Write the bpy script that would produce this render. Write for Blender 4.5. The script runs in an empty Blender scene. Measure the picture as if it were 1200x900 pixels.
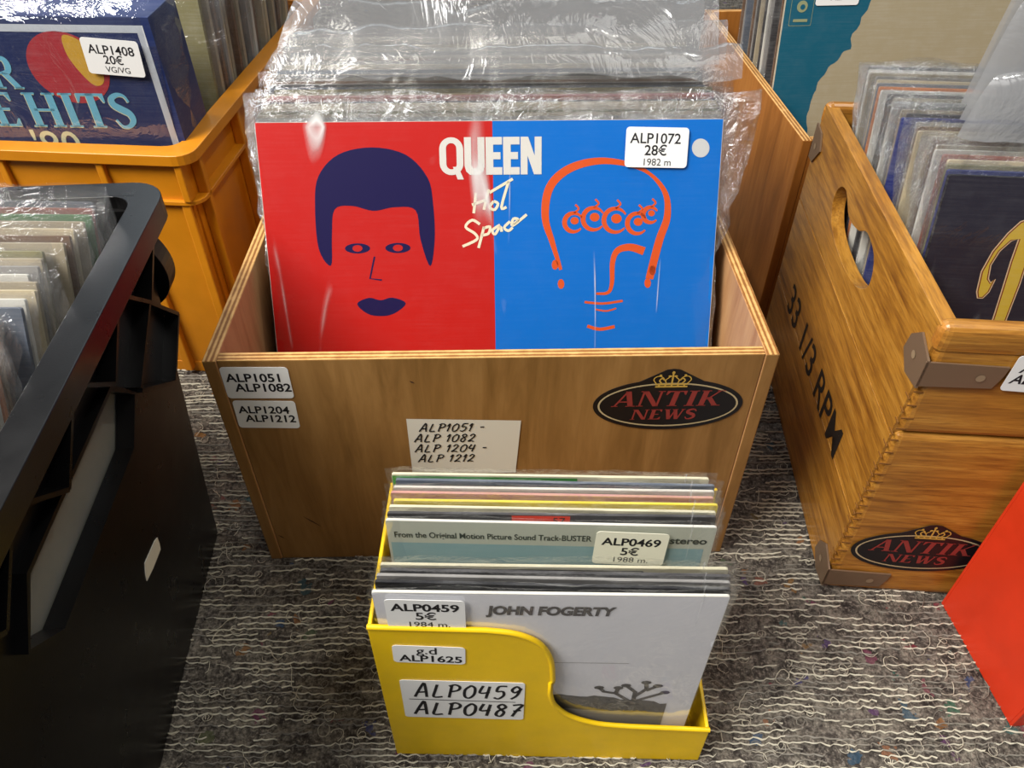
import bpy, math, random
from math import sin, cos, pi, radians
from mathutils import Matrix, Vector, noise
from mathutils.geometry import tessellate_polygon

sc = bpy.context.scene
COL = sc.collection
# ------------------------------------------------------------------ camera, light, exposure
cam = bpy.data.cameras.new('camera')
cam.sensor_width = 36.0
cam.lens = 915 / 1200 * 36
cam.clip_start = 0.01
camo = bpy.data.objects.new('camera', cam)
COL.objects.link(camo)
camo.location = (0, 0, 0.5145)
camo.rotation_euler = (radians(90 - 42.6), 0, 0)
sc.camera = camo

vs = sc.view_settings
vs.view_transform = 'Standard'
vs.look = 'None'
vs.gamma = 1
vs.use_curve_mapping = False
vs.exposure = 0.42
sc.cycles.transparent_max_bounces = 96
sc.cycles.max_bounces = 10

W = bpy.data.worlds.new('room_light')
sc.world = W
W.use_nodes = True
W.node_tree.nodes['Background'].inputs[0].default_value = (0.80, 0.86, 1.0, 1)
W.node_tree.nodes['Background'].inputs[1].default_value = 0.14


def area(name, loc, target, sx, sy, power, color):
    l = bpy.data.lights.new(name, 'AREA')
    l.shape = 'RECTANGLE'
    l.size, l.size_y, l.energy, l.color = sx, sy, power, color
    o = bpy.data.objects.new(name, l)
    COL.objects.link(o)
    o.location = loc
    o.rotation_euler = (Vector(target) - Vector(loc)).to_track_quat('-Z', 'Y').to_euler()
    return o


area('window_light', (-0.3, 2.1, 1.7), (0.05, 0.4, 0.1), 1.8, 1.0, 11, (0.80, 0.92, 1.0))
area('unseen_soft_light', (-1.05, -0.2, 1.7), (0.15, 0.4, 0.1), 0.9, 0.8, 50, (1.0, 0.96, 0.90))
area('unseen_soft_light', (0.7, -0.2, 2.1), (0.15, 0.4, 0.1), 0.9, 0.7, 6, (1.0, 0.96, 0.90))  # weak fill added on the right, no such fitting seen
area('lamp_light', (-0.9, 0.9, 2.0), (0.1, 0.5, 0.1), 0.06, 0.06, 6, (1.0, 0.95, 0.86))
area('lamp_light', (0.9, 0.75, 2.1), (0.1, 0.5, 0.1), 0.06, 0.06, 6, (1.0, 0.97, 0.9))

# ------------------------------------------------------------------ helpers
def S(c):
    if isinstance(c, str):
        c = tuple(int(c[i:i + 2], 16) for i in (0, 2, 4))
    return tuple(((v / 255) / 12.92 if v / 255 <= .04045 else ((v / 255 + .055) / 1.055) ** 2.4) for v in c) + (1,)


MATS = {}


class NT:
    def __init__(s, name):
        s.m = bpy.data.materials.new(name)
        s.m.use_nodes = True
        s.t = s.m.node_tree
        s.t.nodes.clear()
        s.out = s.n('ShaderNodeOutputMaterial')

    def n(s, kind, **kw):
        nd = s.t.nodes.new(kind)
        for k, v in kw.items():
            setattr(nd, k, v)
        return nd

    def l(s, a, b):
        s.t.links.new(a, b)

    def coords(s, scale=(1, 1, 1), rot=(0, 0, 0), which='Object'):
        tc = s.n('ShaderNodeTexCoord')
        mp = s.n('ShaderNodeMapping')
        mp.inputs['Scale'].default_value = scale
        mp.inputs['Rotation'].default_value = rot
        s.l(tc.outputs[which], mp.inputs[0])
        return mp.outputs[0]

    def noise(s, co, scale, detail=3, rough=.5, dist=0):
        nd = s.n('ShaderNodeTexNoise')
        nd.inputs['Scale'].default_value = scale
        nd.inputs['Detail'].default_value = detail
        nd.inputs['Roughness'].default_value = rough
        nd.inputs['Distortion'].default_value = dist
        s.l(co, nd.inputs['Vector'])
        return nd.outputs[0]

    def ramp(s, f, stops):
        nd = s.n('ShaderNodeValToRGB')
        el = nd.color_ramp.elements
        while len(el) < len(stops):
            el.new(.5)
        for e, (p, c) in zip(el, stops):
            e.position = p
            e.color = c if isinstance(c, tuple) and len(c) == 4 else S(c)
        s.l(f, nd.inputs[0])
        return nd.outputs[0]

    def mix(s, f, a, b, mode='MIX'):
        nd = s.n('ShaderNodeMix', data_type='RGBA', blend_type=mode)
        for k, v in ((0, f), (6, a), (7, b)):
            if hasattr(v, 'is_linked'):
                s.l(v, nd.inputs[k])
            else:
                nd.inputs[k].default_value = v
        return nd.outputs[2]

    def math(s, op, a, b=0):
        nd = s.n('ShaderNodeMath', operation=op)
        for k, v in ((0, a), (1, b)):
            if hasattr(v, 'is_linked'):
                s.l(v, nd.inputs[k])
            else:
                nd.inputs[k].default_value = v
        return nd.outputs[0]

    def bump(s, h, strength=.3, dist=.001):
        nd = s.n('ShaderNodeBump')
        nd.inputs['Strength'].default_value = strength
        nd.inputs['Distance'].default_value = dist
        s.l(h, nd.inputs['Height'])
        return nd.outputs[0]

    def bsdf(s, col, rough=.5, normal=None, spec=.5, coat=0):
        b = s.n('ShaderNodeBsdfPrincipled')
        for k, v in (('Base Color', col), ('Roughness', rough)):
            if hasattr(v, 'is_linked'):
                s.l(v, b.inputs[k])
            else:
                b.inputs[k].default_value = v
        b.inputs['Specular IOR Level'].default_value = spec
        b.inputs['Coat Weight'].default_value = coat
        b.inputs['Coat Roughness'].default_value = .08
        if normal is not None:
            s.l(normal, b.inputs['Normal'])
        s.l(b.outputs[0], s.out.inputs[0])
        return s.m


def plain(name, hexc, rough=.5, spec=.4, coat=0):
    if name not in MATS:
        t = NT(name)
        MATS[name] = t.bsdf(S(hexc), rough, None, spec, coat)
    return MATS[name]


def plastic(name, hexc, rough=.35, bumpy=.15, spec=.5):
    t = NT(name)
    co = t.coords()
    n1 = t.noise(co, 40, 4, .6)
    n2 = t.noise(co, 900, 2, .5)
    col = t.mix(t.ramp(n1, [(.35, (0, 0, 0, 1)), (.7, (1, 1, 1, 1))]), S(hexc), tuple(min(1, v * 1.12) for v in S(hexc)[:3]) + (1,))
    r = t.math('ADD', t.math('MULTIPLY', n1, .2), rough - .1)
    return t.bsdf(col, r, t.bump(n2, bumpy, .0003), spec)


def card(name, hexc, rough=.55, worn=.35):
    """printed cardboard with rubbed, dusty mottling"""
    if name in MATS:
        return MATS[name]
    t = NT(name)
    co = t.coords()
    n1 = t.noise(co, 55, 5, .7)
    n2 = t.noise(t.coords((1, 6, 30)), 24, 4, .6)
    c = S(hexc)
    lite = tuple(v * .6 + .28 for v in c[:3]) + (1,)
    f = t.math('MULTIPLY', t.ramp(t.math('MULTIPLY', n1, n2), [(.2, (0, 0, 0, 1)), (.45, (1, 1, 1, 1))]), worn)
    MATS[name] = t.bsdf(t.mix(f, c, lite), rough, None, .3)
    return MATS[name]


def wood(name, dark, mid, light, grain=(1, 14, 14), scale=9, rough=.45, rings=0.5, spec=.4):
    t = NT(name)
    co = t.coords(grain)
    n1 = t.noise(co, scale, 6, .62, .6)
    n2 = t.noise(t.coords(tuple(g * 5 for g in grain)), scale, 3, .6, .2)
    n3 = t.noise(t.coords(), 7, 3, .5)
    col = t.ramp(n1, [(.3, dark), (.5, mid), (.7, light)])
    col = t.mix(t.math('MULTIPLY', t.ramp(n2, [(.45, (0, 0, 0, 1)), (.72, (1, 1, 1, 1))]), rings), col, S(dark))
    col = t.mix(t.math('MULTIPLY', t.ramp(n3, [(.35, (0, 0, 0, 1)), (.7, (1, 1, 1, 1))]), .3), col, S(light))
    # a few dark knots
    vo = t.n('ShaderNodeTexVoronoi')
    vo.inputs['Scale'].default_value = 7.5
    t.l(t.coords(), vo.inputs['Vector'])
    k = t.ramp(vo.outputs['Distance'], [(0.02, (1, 1, 1, 1)), (.06, (0, 0, 0, 1))])
    col = t.mix(t.math('MULTIPLY', k, .5), col, S(dark))
    return t.bsdf(col, rough, t.bump(n1, .25, .0006), spec)


def ply_edge(name, axis):
    t = NT(name)
    co = t.coords()
    sep = t.n('ShaderNodeSeparateXYZ')
    t.l(co, sep.inputs[0])
    w = t.math('SINE', t.math('MULTIPLY', sep.outputs[axis], 2 * pi / .0032))
    n = t.noise(t.coords((6, 6, 6)), 20, 4, .6)
    f = t.math('ADD', t.math('MULTIPLY', w, .32), n)
    col = t.ramp(f, [(.3, '8a5a2a'), (.5, 'bf8c4c'), (.85, 'd8ab6c')])
    return t.bsdf(col, .6, t.bump(n, .4, .0006), .3)


def film(name, milk=.05, gloss0=.05, gloss1=.75, rough=.10, bump_s=.35, tint='f4f6f8', scale=38, crease_glint=0.0):
    """thin clear polythene: clear from the front, shiny at a slant, crinkled"""
    t = NT(name)
    n1 = t.noise(t.coords(), scale, 5, .62, 1.2)
    n2 = t.noise(t.coords((1.0, 1.0, .35)), scale * .35, 3, .5, .8)
    h = t.math('ADD', n1, t.math('MULTIPLY', n2, 2.2))
    nb = t.bump(h, bump_s, .012)
    lw = t.n('ShaderNodeLayerWeight')
    lw.inputs['Blend'].default_value = .28
    t.l(nb, lw.inputs['Normal'])
    mr = t.n('ShaderNodeMapRange')
    t.l(lw.outputs['Facing'], mr.inputs['Value'])
    mr.inputs['To Min'].default_value = gloss0
    mr.inputs['To Max'].default_value = gloss1
    tr = t.n('ShaderNodeBsdfTransparent')
    tr.inputs[0].default_value = S(tint)
    gl = t.n('ShaderNodeBsdfGlossy')
    gl.inputs['Roughness'].default_value = rough
    gl.inputs['Color'].default_value = (.95, .97, 1, 1)
    t.l(nb, gl.inputs['Normal'])
    df = t.n('ShaderNodeBsdfDiffuse')
    df.inputs[0].default_value = (.8, .8, .79, 1)
    t.l(nb, df.inputs['Normal'])
    m1 = t.n('ShaderNodeMixShader')
    m1.inputs[0].default_value = milk
    t.l(tr.outputs[0], m1.inputs[1])
    t.l(df.outputs[0], m1.inputs[2])
    m2 = t.n('ShaderNodeMixShader')
    fac = mr.outputs[0]
    if crease_glint:      # glints on sharp folds, painted in as diffuse white lines
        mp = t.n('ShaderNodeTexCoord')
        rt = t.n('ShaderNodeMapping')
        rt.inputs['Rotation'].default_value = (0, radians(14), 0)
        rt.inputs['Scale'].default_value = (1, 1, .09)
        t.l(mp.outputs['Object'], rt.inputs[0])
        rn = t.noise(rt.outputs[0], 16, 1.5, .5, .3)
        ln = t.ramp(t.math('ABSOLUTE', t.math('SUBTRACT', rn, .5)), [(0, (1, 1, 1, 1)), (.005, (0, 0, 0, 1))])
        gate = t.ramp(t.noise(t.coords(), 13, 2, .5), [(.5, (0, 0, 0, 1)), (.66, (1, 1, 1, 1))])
        glint_mix = t.math('ADD', t.math('MULTIPLY', t.math('MULTIPLY', ln, gate), crease_glint), milk)
        t.l(glint_mix, m1.inputs[0])
    t.l(fac, m2.inputs[0])
    t.l(m1.outputs[0], m2.inputs[1])
    t.l(gl.outputs[0], m2.inputs[2])
    t.l(m2.outputs[0], t.out.inputs[0])
    return t.m


FRONT = Matrix(((1, 0, 0, 0), (0, 0, -1, 0), (0, 1, 0, 0), (0, 0, 0, 1)))      # u=x v=z n=-y


def frame(o, u, v):
    u = Vector(u).normalized()
    v = Vector(v).normalized()
    n = u.cross(v)
    m = Matrix((u, v, n)).transposed().to_4x4()
    m.translation = Vector(o)
    return m


class MB:
    """collects faces for ONE mesh object"""

    def __init__(s):
        s.v, s.f, s.mi, s.mats, s.sm = [], [], [], [], []

    def idx(s, m):
        if m not in s.mats:
            s.mats.append(m)
        return s.mats.index(m)

    def face(s, pts, m, smooth=False):
        b = len(s.v)
        s.v.extend(tuple(p) for p in pts)
        s.f.append(tuple(range(b, b + len(pts))))
        s.mi.append(s.idx(m))
        s.sm.append(smooth)

    def tri2(s, loops):
        pts = [p for lp in loops for p in lp]
        tris = tessellate_polygon([[Vector((p[0], p[1], 0)) for p in lp] for lp in loops])
        out = []
        for t in tris:
            a, b, c = (pts[i] for i in t)
            if (b[0] - a[0]) * (c[1] - a[1]) - (b[1] - a[1]) * (c[0] - a[0]) < 0:
                t = t[::-1]
            out.append(tuple(t))
        return pts, out

    def poly(s, loops, fr, lift, m):
        if loops and not hasattr(loops[0][0], '__len__'):
            loops = [loops]
        pts, tris = s.tri2(loops)
        b = len(s.v)
        s.v.extend(tuple(fr @ Vector((p[0], p[1], lift))) for p in pts)
        for t in tris:
            s.f.append(tuple(b + i for i in t))
            s.mi.append(s.idx(m))
            s.sm.append(False)

    def prism(s, loops, fr, n0, n1, m, side=None, back=None):
        """2-D outline (with holes) extruded from n0 up to n1 along the frame's normal"""
        if not hasattr(loops[0][0], '__len__'):
            loops = [loops]
        fix = []
        for k, lp in enumerate(loops):
            a = sum(lp[i - 1][0] * lp[i][1] - lp[i][0] * lp[i - 1][1] for i in range(len(lp)))
            fix.append(list(lp) if (a > 0) == (k == 0) else list(lp)[::-1])
        s.poly(fix, fr, n1, m)
        pts, tris = s.tri2(fix)
        b = len(s.v)
        s.v.extend(tuple(fr @ Vector((p[0], p[1], n0))) for p in pts)
        for t in tris:
            s.f.append(tuple(b + i for i in t[::-1]))
            s.mi.append(s.idx(back or m))
            s.sm.append(False)
        for lp in fix:
            n = len(lp)
            b = len(s.v)
            for p in lp:
                s.v.append(tuple(fr @ Vector((p[0], p[1], n0))))
            for p in lp:
                s.v.append(tuple(fr @ Vector((p[0], p[1], n1))))
            for i in range(n):
                j = (i + 1) % n
                s.f.append((b + i, b + j, b + n + j, b + n + i))
                s.mi.append(s.idx(side or m))
                s.sm.append(False)

    def box(s, x0, x1, y0, y1, z0, z1, m, top=None, xs=None, ys=None):
        P = [(x0, y0, z0), (x1, y0, z0), (x1, y1, z0), (x0, y1, z0), (x0, y0, z1), (x1, y0, z1), (x1, y1, z1), (x0, y1, z1)]
        b = len(s.v)
        s.v.extend(P)
        for q, mm in (((0, 3, 2, 1), m), ((4, 5, 6, 7), top or m), ((0, 1, 5, 4), ys or m), ((2, 3, 7, 6), ys or m),
                      ((1, 2, 6, 5), xs or m), ((3, 0, 4, 7), xs or m)):
            s.f.append(tuple(b + i for i in q))
            s.mi.append(s.idx(mm))
            s.sm.append(False)

    def hexa(s, P, m):
        """box from eight corners: bottom ring then top ring, both anticlockwise from above"""
        b = len(s.v)
        s.v.extend(tuple(p) for p in P)
        for q in ((0, 3, 2, 1), (4, 5, 6, 7), (0, 1, 5, 4), (2, 3, 7, 6), (1, 2, 6, 5), (3, 0, 4, 7)):
            s.f.append(tuple(b + i for i in q))
            s.mi.append(s.idx(m))
            s.sm.append(False)

    def grid(s, fn, nu, nv, m):
        b = len(s.v)
        for j in range(nv + 1):
            for i in range(nu + 1):
                s.v.append(tuple(fn(i / nu, j / nv)))
        for j in range(nv):
            for i in range(nu):
                a = b + j * (nu + 1) + i
                s.f.append((a, a + 1, a + nu + 2, a + nu + 1))
                s.mi.append(s.idx(m))
                s.sm.append(True)

    def stroke(s, pts, w, fr, lift, m, w1=None):
        """flat ribbon of width w along a 2-D polyline"""
        n = len(pts)
        L, R = [], []
        for i, p in enumerate(pts):
            a, c = pts[max(0, i - 1)], pts[min(n - 1, i + 1)]
            dx, dy = c[0] - a[0], c[1] - a[1]
            d = math.hypot(dx, dy) or 1
            ww = w if w1 is None else w + (w1 - w) * (i / (n - 1))
            ww = ww(i / (n - 1)) if callable(ww) else ww
            L.append((p[0] - dy / d * ww / 2, p[1] + dx / d * ww / 2))
            R.append((p[0] + dy / d * ww / 2, p[1] - dx / d * ww / 2))
        for i in range(n - 1):
            s.face([fr @ Vector((q[0], q[1], lift)) for q in (R[i], R[i + 1], L[i + 1], L[i])], m)

    def tube(s, pts, r, m, sides=6, closed=False):
        n = len(pts)
        P = [Vector(p) for p in pts]
        b = len(s.v)
        for i in range(n):
            if closed:
                d = (P[(i + 1) % n] - P[i - 1]).normalized()
            else:
                d = (P[min(n - 1, i + 1)] - P[max(0, i - 1)]).normalized()
            a = d.orthogonal().normalized() if abs(d.z) > .9 else d.cross(Vector((0, 0, 1))).normalized()
            c = d.cross(a)
            for k in range(sides):
                t = 2 * pi * k / sides
                s.v.append(tuple(P[i] + a * cos(t) * r + c * sin(t) * r))
        for i in range(n if closed else n - 1):
            j = (i + 1) % n
            for k in range(sides):
                l = (k + 1) % sides
                s.f.append((b + i * sides + k, b + j * sides + k, b + j * sides + l, b + i * sides + l))
                s.mi.append(s.idx(m))
                s.sm.append(True)

    def text(s, string, fr, size, m, x=0, y=0, lift=.0003, bold=0, shear=0, sx=1, align='CENTER'):
        c = bpy.data.curves.new('lettering', 'FONT')
        c.body = string
        c.size = size
        c.align_x = align
        c.align_y = 'CENTER'
        c.offset = bold
        c.shear = shear
        c.resolution_u = 4
        o = bpy.data.objects.new('lettering', c)
        COL.objects.link(o)
        dg = bpy.context.evaluated_depsgraph_get()
        me = bpy.data.meshes.new_from_object(o.evaluated_get(dg))
        b = len(s.v)
        for v in me.vertices:
            s.v.append(tuple(fr @ Vector((x + v.co.x * sx, y + v.co.y, lift))))
        for p in me.polygons:
            s.f.append(tuple(b + i for i in p.vertices))
            s.mi.append(s.idx(m))
            s.sm.append(False)
        bpy.data.objects.remove(o)
        bpy.data.curves.remove(c)
        bpy.data.meshes.remove(me)

    def mesh(s, name):
        me = bpy.data.meshes.new(name)
        me.from_pydata(s.v, [], s.f)
        for m in s.mats:
            me.materials.append(m)
        me.polygons.foreach_set('material_index', s.mi)
        me.polygons.foreach_set('use_smooth', s.sm)
        me.update()
        return me


def link(name, me, parent=None, loc=(0, 0, 0), rot=(0, 0, 0), bevel=0, label=None, segs=2):
    o = bpy.data.objects.new(name, me)
    COL.objects.link(o)
    o.location = loc
    o.rotation_euler = rot
    if parent is not None:
        o.parent = parent
    if bevel:
        w = o.modifiers.new('edge', 'WELD')
        w.merge_threshold = .00002
        b = o.modifiers.new('soft', 'BEVEL')
        b.width = bevel
        b.segments = segs
        b.limit_method = 'ANGLE'
        b.angle_limit = radians(40)
    if label:
        o['label'] = label
    return o


def obj(name, mb, parent=None, **kw):
    return link(name, mb.mesh(name), parent, **kw)


def thing(name, label, cat, loc=(0, 0, 0), rot=(0, 0, 0), group=None):
    o = bpy.data.objects.new(name, None)
    COL.objects.link(o)
    o.empty_display_size = .02
    o.location = loc
    o.rotation_euler = rot
    o['label'] = label
    o['category'] = cat
    if group:
        o['group'] = group
    return o


def rr(w, h, r, cx=0, cy=0, n=5):
    out = []
    for qx, qy, a0 in ((1, 1, 0), (-1, 1, 90), (-1, -1, 180), (1, -1, 270)):
        for k in range(n + 1):
            a = radians(a0 + 90 * k / n)
            out.append((cx + qx * (w / 2 - r) + r * cos(a), cy + qy * (h / 2 - r) + r * sin(a)))
    return out


def ell(a, b, cx=0, cy=0, n=48, a0=0, a1=360):
    return [(cx + a * cos(radians(a0 + (a1 - a0) * k / n)), cy + b * sin(radians(a0 + (a1 - a0) * k / n))) for k in range(n if a1 - a0 == 360 else n + 1)]


def smooth(pts, n=6, closed=False):
    out = []
    N = len(pts)
    for i in range(N if closed else N - 1):
        g = lambda k: pts[k % N] if closed else pts[min(N - 1, max(0, k))]
        a, b, c, d = g(i - 1), g(i), g(i + 1), g(i + 2)
        for k in range(n):
            t = k / n
            out.append(tuple(.5 * (2 * b[q] + (c[q] - a[q]) * t + (2 * a[q] - 5 * b[q] + 4 * c[q] - d[q]) * t * t + (3 * b[q] - a[q] - 3 * c[q] + d[q]) * t ** 3) for q in range(len(b))))
    if not closed:
        out.append(tuple(pts[-1]))
    return out


# ------------------------------------------------------------------ lettering
def bar(x0, y0, x1, y1, w):
    """stem of horizontal width w from (x0,y0) up to (x1,y1)"""
    return [(x0 - w / 2, y0), (x0 + w / 2, y0), (x1 + w / 2, y1), (x1 - w / 2, y1)]


def hb(x0, x1, y, h):
    return [(x0, y), (x1, y), (x1, y + h), (x0, y + h)]


TK, TN = .22, .07
GLYPH = {   # (advance, polygons) on a unit-high box, thick and thin strokes with serifs
    'A': (.92, [bar(.1, 0, .46, 1, .09), bar(.76, 0, .48, 1, TK), hb(.24, .66, .28, TN), hb(-.02, .24, 0, .05), hb(.56, .94, 0, .05)]),
    'N': (.98, [bar(.14, 0, .14, 1, .09), bar(.8, 0, .2, 1, TK), bar(.84, 0, .84, 1, .09), hb(0, .28, 0, .05), hb(0, .3, .95, .05), hb(.7, .98, .95, .05)]),
    'T': (.84, [bar(.42, 0, .42, 1, TK), hb(.02, .82, .93, .07), [(.02, .93), (.02, .74), (.07, .74), (.16, .93)], [(.82, .93), (.82, .74), (.77, .74), (.68, .93)], hb(.22, .62, 0, .05)]),
    'I': (.44, [bar(.22, 0, .22, 1, TK), hb(.02, .42, 0, .05), hb(.02, .42, .95, .05)]),
    'K': (.94, [bar(.2, 0, .2, 1, TK), bar(.34, .42, .78, 1, .09), bar(.78, 0, .4, .56, TK), hb(.02, .4, 0, .05), hb(.02, .4, .95, .05), hb(.62, .96, .95, .05), hb(.62, .98, 0, .05)]),
    'E': (.76, [bar(.2, 0, .2, 1, TK), hb(.02, .7, 0, .07), hb(.02, .68, .93, .07), hb(.2, .54, .48, .07), [(.7, 0), (.7, .24), (.65, .24), (.54, .07)], [(.68, 1), (.68, .76), (.63, .76), (.54, .93)]]),
    'W': (1.2, [bar(.4, 0, .16, 1, TK), bar(.44, 0, .62, 1, .09), bar(.84, 0, .6, 1, TK), bar(.88, 0, 1.08, 1, .09), hb(.0, .34, .95, .05), hb(.44, .78, .95, .05), hb(.96, 1.2, .95, .05)]),
    'H': (1.0, [bar(.2, 0, .2, 1, TK), bar(.8, 0, .8, 1, TK), hb(.2, .8, .47, .07), hb(.02, .4, 0, .05), hb(.02, .4, .95, .05), hb(.6, .98, 0, .05), hb(.6, .98, .95, .05)]),
    'R': (.94, [bar(.2, 0, .2, 1, TK), bar(.82, 0, .52, .5, TK), hb(.02, .4, 0, .05), hb(.66, .98, 0, .05), hb(.02, .5, .93, .07), hb(.2, .5, .46, .07)]),
    'S': (.7, []),
}
S_PATH = smooth([(.6, .76), (.52, .93), (.34, .97), (.14, .86), (.14, .68), (.34, .54), (.52, .42), (.56, .22), (.4, .05), (.2, .04), (.07, .24)], 6)
R_BOWL = smooth([(.46, .965), (.68, .93), (.74, .74), (.66, .54), (.46, .495)], 6)


def serif(mb, word, fr, h, m, x, y, lift, sx=1.0, slant=0.0, gap=.06):
    """draws word left-aligned from (x, y), cap height h; returns the end x"""
    def T(p):
        return (x + (p[0] * sx + p[1] * slant) * h, y + p[1] * h)
    for ch in word:
        if ch == ' ':
            x += .4 * h * sx
            continue
        adv, polys = GLYPH[ch]
        for p in polys:
            mb.poly([T(q) for q in p], fr, lift, m)
        if ch == 'S':
            mb.stroke([T(q) for q in S_PATH], lambda t: h * sx * (.07 + .15 * sin(pi * t) ** 2), fr, lift, m)
        if ch == 'R':
            mb.stroke([T(q) for q in R_BOWL], lambda t: h * sx * (.08 + .12 * sin(pi * t)), fr, lift, m)
        x += (adv + gap) * h * sx
    return x


HAND = {    # pen strokes on a unit box
    'A': (.8, [[(0, 0), (.3, .95), (.42, 1), (.62, 0)], [(.06, .36), (.6, .42)]]),
    'L': (.6, [[(.12, 1), (.06, .5), (.04, .03), (.5, .06)]]),
    'P': (.66, [[(.14, .95), (.1, 0)], [(0, .9), (.3, 1.02), (.56, .86), (.5, .6), (.1, .46)]]),
    '0': (.66, [[(.34, 1), (.06, .66), (.1, .14), (.34, 0), (.56, .3), (.54, .8), (.3, 1)]]),
    '1': (.36, [[(0, .66), (.2, 1), (.14, 0)]]),
    '2': (.64, [[(.04, .74), (.24, 1), (.48, .8), (.3, .38), (.02, .02), (.24, .1), (.58, .02)]]),
    '4': (.66, [[(.14, 1), (.04, .44), (.54, .5)], [(.48, .96), (.42, 0)]]),
    '5': (.64, [[(.56, 1), (.16, .97), (.1, .58), (.4, .6), (.5, .28), (.26, 0), (.02, .1)]]),
    '7': (.64, [[(.04, .94), (.52, 1), (.3, .5), (.16, 0)], [(.14, .46), (.52, .54)]]),
    '8': (.64, [[(.48, .84), (.28, 1), (.1, .78), (.46, .36), (.34, 0), (.1, .1), (.14, .42), (.46, .7), (.48, .84)]]),
    '9': (.64, [[(.5, .8), (.28, 1), (.08, .74), (.24, .52), (.48, .72), (.5, .84), (.4, .3), (.14, 0)]]),
    '-': (.5, [[(.04, .5), (.4, .54)]]),
    ' ': (.35, []),
}


def hand(mb, word, fr, h, m, x, y, lift, w, sx=1.0, slant=.18):
    for ch in word:
        adv, lines = HAND[ch]
        for ln in lines:
            p = smooth([(x + (a * sx + b * slant) * h, y + b * h) for a, b in ln], 4)
            mb.stroke(p, w, fr, lift, m)
        x += (adv + .14) * h * sx
    return x


# ------------------------------------------------------------------ materials
INK = plain('black_ink', '17161a', .6)
PAPER = plain('label_paper', 'e9e9e6', .5)
PAPER2 = plain('note_paper', 'd6d2c4', .6)
WHITE = plain('white_print', 'efece2', .5)
PLY = wood('plywood_face', '755328', '8f6838', '9f7744', (9, 9, 1.2), 7, .5, .25, .3)
PLY2 = wood('amber_plywood', '8a5520', 'a8692c', 'ba7c3a', (9, 9, 1.2), 7, .5, .25, .3)
PLY_IN = wood('plywood_inside', 'a2714a', 'b98a5e', 'c69a6c', (9, 9, 1.2), 7, .55, .2, .3)
EDGE_X = ply_edge('plywood_edge_across', 0)
EDGE_Y = ply_edge('plywood_edge_along', 1)
OAK = wood('varnished_plank', '6a3d14', 'a87226', 'c48e3c', (22, 1.6, 22), 6, .3, .75, .5)
OAKX = wood('varnished_plank_across', '6a3d14', 'a87028', 'c48e3c', (1.6, 22, 22), 6, .3, .75, .5)
OAKEND = wood('varnished_end_grain', '7c4a16', 'a96c26', 'c98c3c', (8, 8, 8), 12, .4, .5, .4)
YEL = plastic('yellow_plastic', 'e6bd0c', .35, .12)
ORG = plastic('orange_plastic', 'c67d10', .4, .15)
BLK = plastic('black_plastic', '0c0b0b', .3, .10, .35)
GREY = plastic('grey_clear_plastic', '7c7b71', .18, .1)
RED = plastic('red_plastic', 'cb3416', .4, .12)
BRASS = plain('bracket_metal', '7d6650', .5)
BRASS.node_tree.nodes['Principled BSDF'].inputs['Metallic'].default_value = .35
CLEAR = film('clear_film', .018, .016, .37, .07, .5, 'fbfbfb')
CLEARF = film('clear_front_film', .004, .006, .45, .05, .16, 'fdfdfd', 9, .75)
CRINK = film('crinkled_film', .02, .035, .5, .05, 1.0, 'f8f9fa', 55)
CRINKS = film('crinkled_side_film', .04, .14, .9, .05, 1.0, 'f4f6f8', 48)
MILK = film('milky_film', .24, .03, .28, .15, .3, 'f0efec', 13)
MILK2 = film('dusty_milky_film', .42, .03, .28, .15, .3, 'e8e6e0', 13)
for mm in (MILK, MILK2):
    mm.node_tree.nodes['Diffuse BSDF'].inputs[0].default_value = (.40, .41, .43, 1)

# ------------------------------------------------------------------ floor
def floor_mat():
    t = NT('felt_blanket')
    co = t.coords()
    n1 = t.noise(co, 70, 6, .7, .4)
    n2 = t.noise(co, 330, 5, .75)
    n3 = t.noise(co, 14, 3, .5)
    col = t.ramp(n1, [(.3, '272424'), (.45, '55504b'), (.58, '7d776d'), (.75, 'a69e90')])
    col = t.mix(t.math('MULTIPLY', t.ramp(n2, [(.52, (0, 0, 0, 1)), (.62, (1, 1, 1, 1))]), .6), col, S('b9b0a2'))
    col = t.mix(t.math('MULTIPLY', t.ramp(n2, [(.38, (1, 1, 1, 1)), (.48, (0, 0, 0, 1))]), .75), col, S('221f1f'))
    vo = t.n('ShaderNodeTexVoronoi')
    vo.inputs['Scale'].default_value = 95
    vo.inputs['Randomness'].default_value = 1
    wob = t.n('ShaderNodeVectorMath', operation='ADD')
    nz = t.n('ShaderNodeTexNoise')
    nz.inputs['Scale'].default_value = 120
    t.l(co, nz.inputs['Vector'])
    sc_ = t.n('ShaderNodeVectorMath', operation='SCALE')
    t.l(nz.outputs['Color'], sc_.inputs[0])
    sc_.inputs['Scale'].default_value = .02
    t.l(co, wob.inputs[0])
    t.l(sc_.outputs[0], wob.inputs[1])
    t.l(wob.outputs[0], vo.inputs['Vector'])
    sp = t.n('ShaderNodeSeparateColor')
    t.l(vo.outputs['Color'], sp.inputs[0])
    pick = t.math('GREATER_THAN', sp.outputs[0], .90)
    near = t.math('LESS_THAN', vo.outputs['Distance'], .45)
    hue = t.ramp(sp.outputs[1], [(0, '8e2a35'), (.3, '3c4a82'), (.55, '2f6a55'), (.75, 'a0713a'), (1, '7e3a63')])
    col = t.mix(t.math('MULTIPLY', t.math('MULTIPLY', pick, near), .7), col, hue)
    col = t.mix(t.math('MULTIPLY', n3, .25), col, S('4a4038'))
    h = t.math('ADD', n1, t.math('MULTIPLY', n2, .7))
    return t.bsdf(col, .95, t.bump(h, .9, .004), .1)


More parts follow.
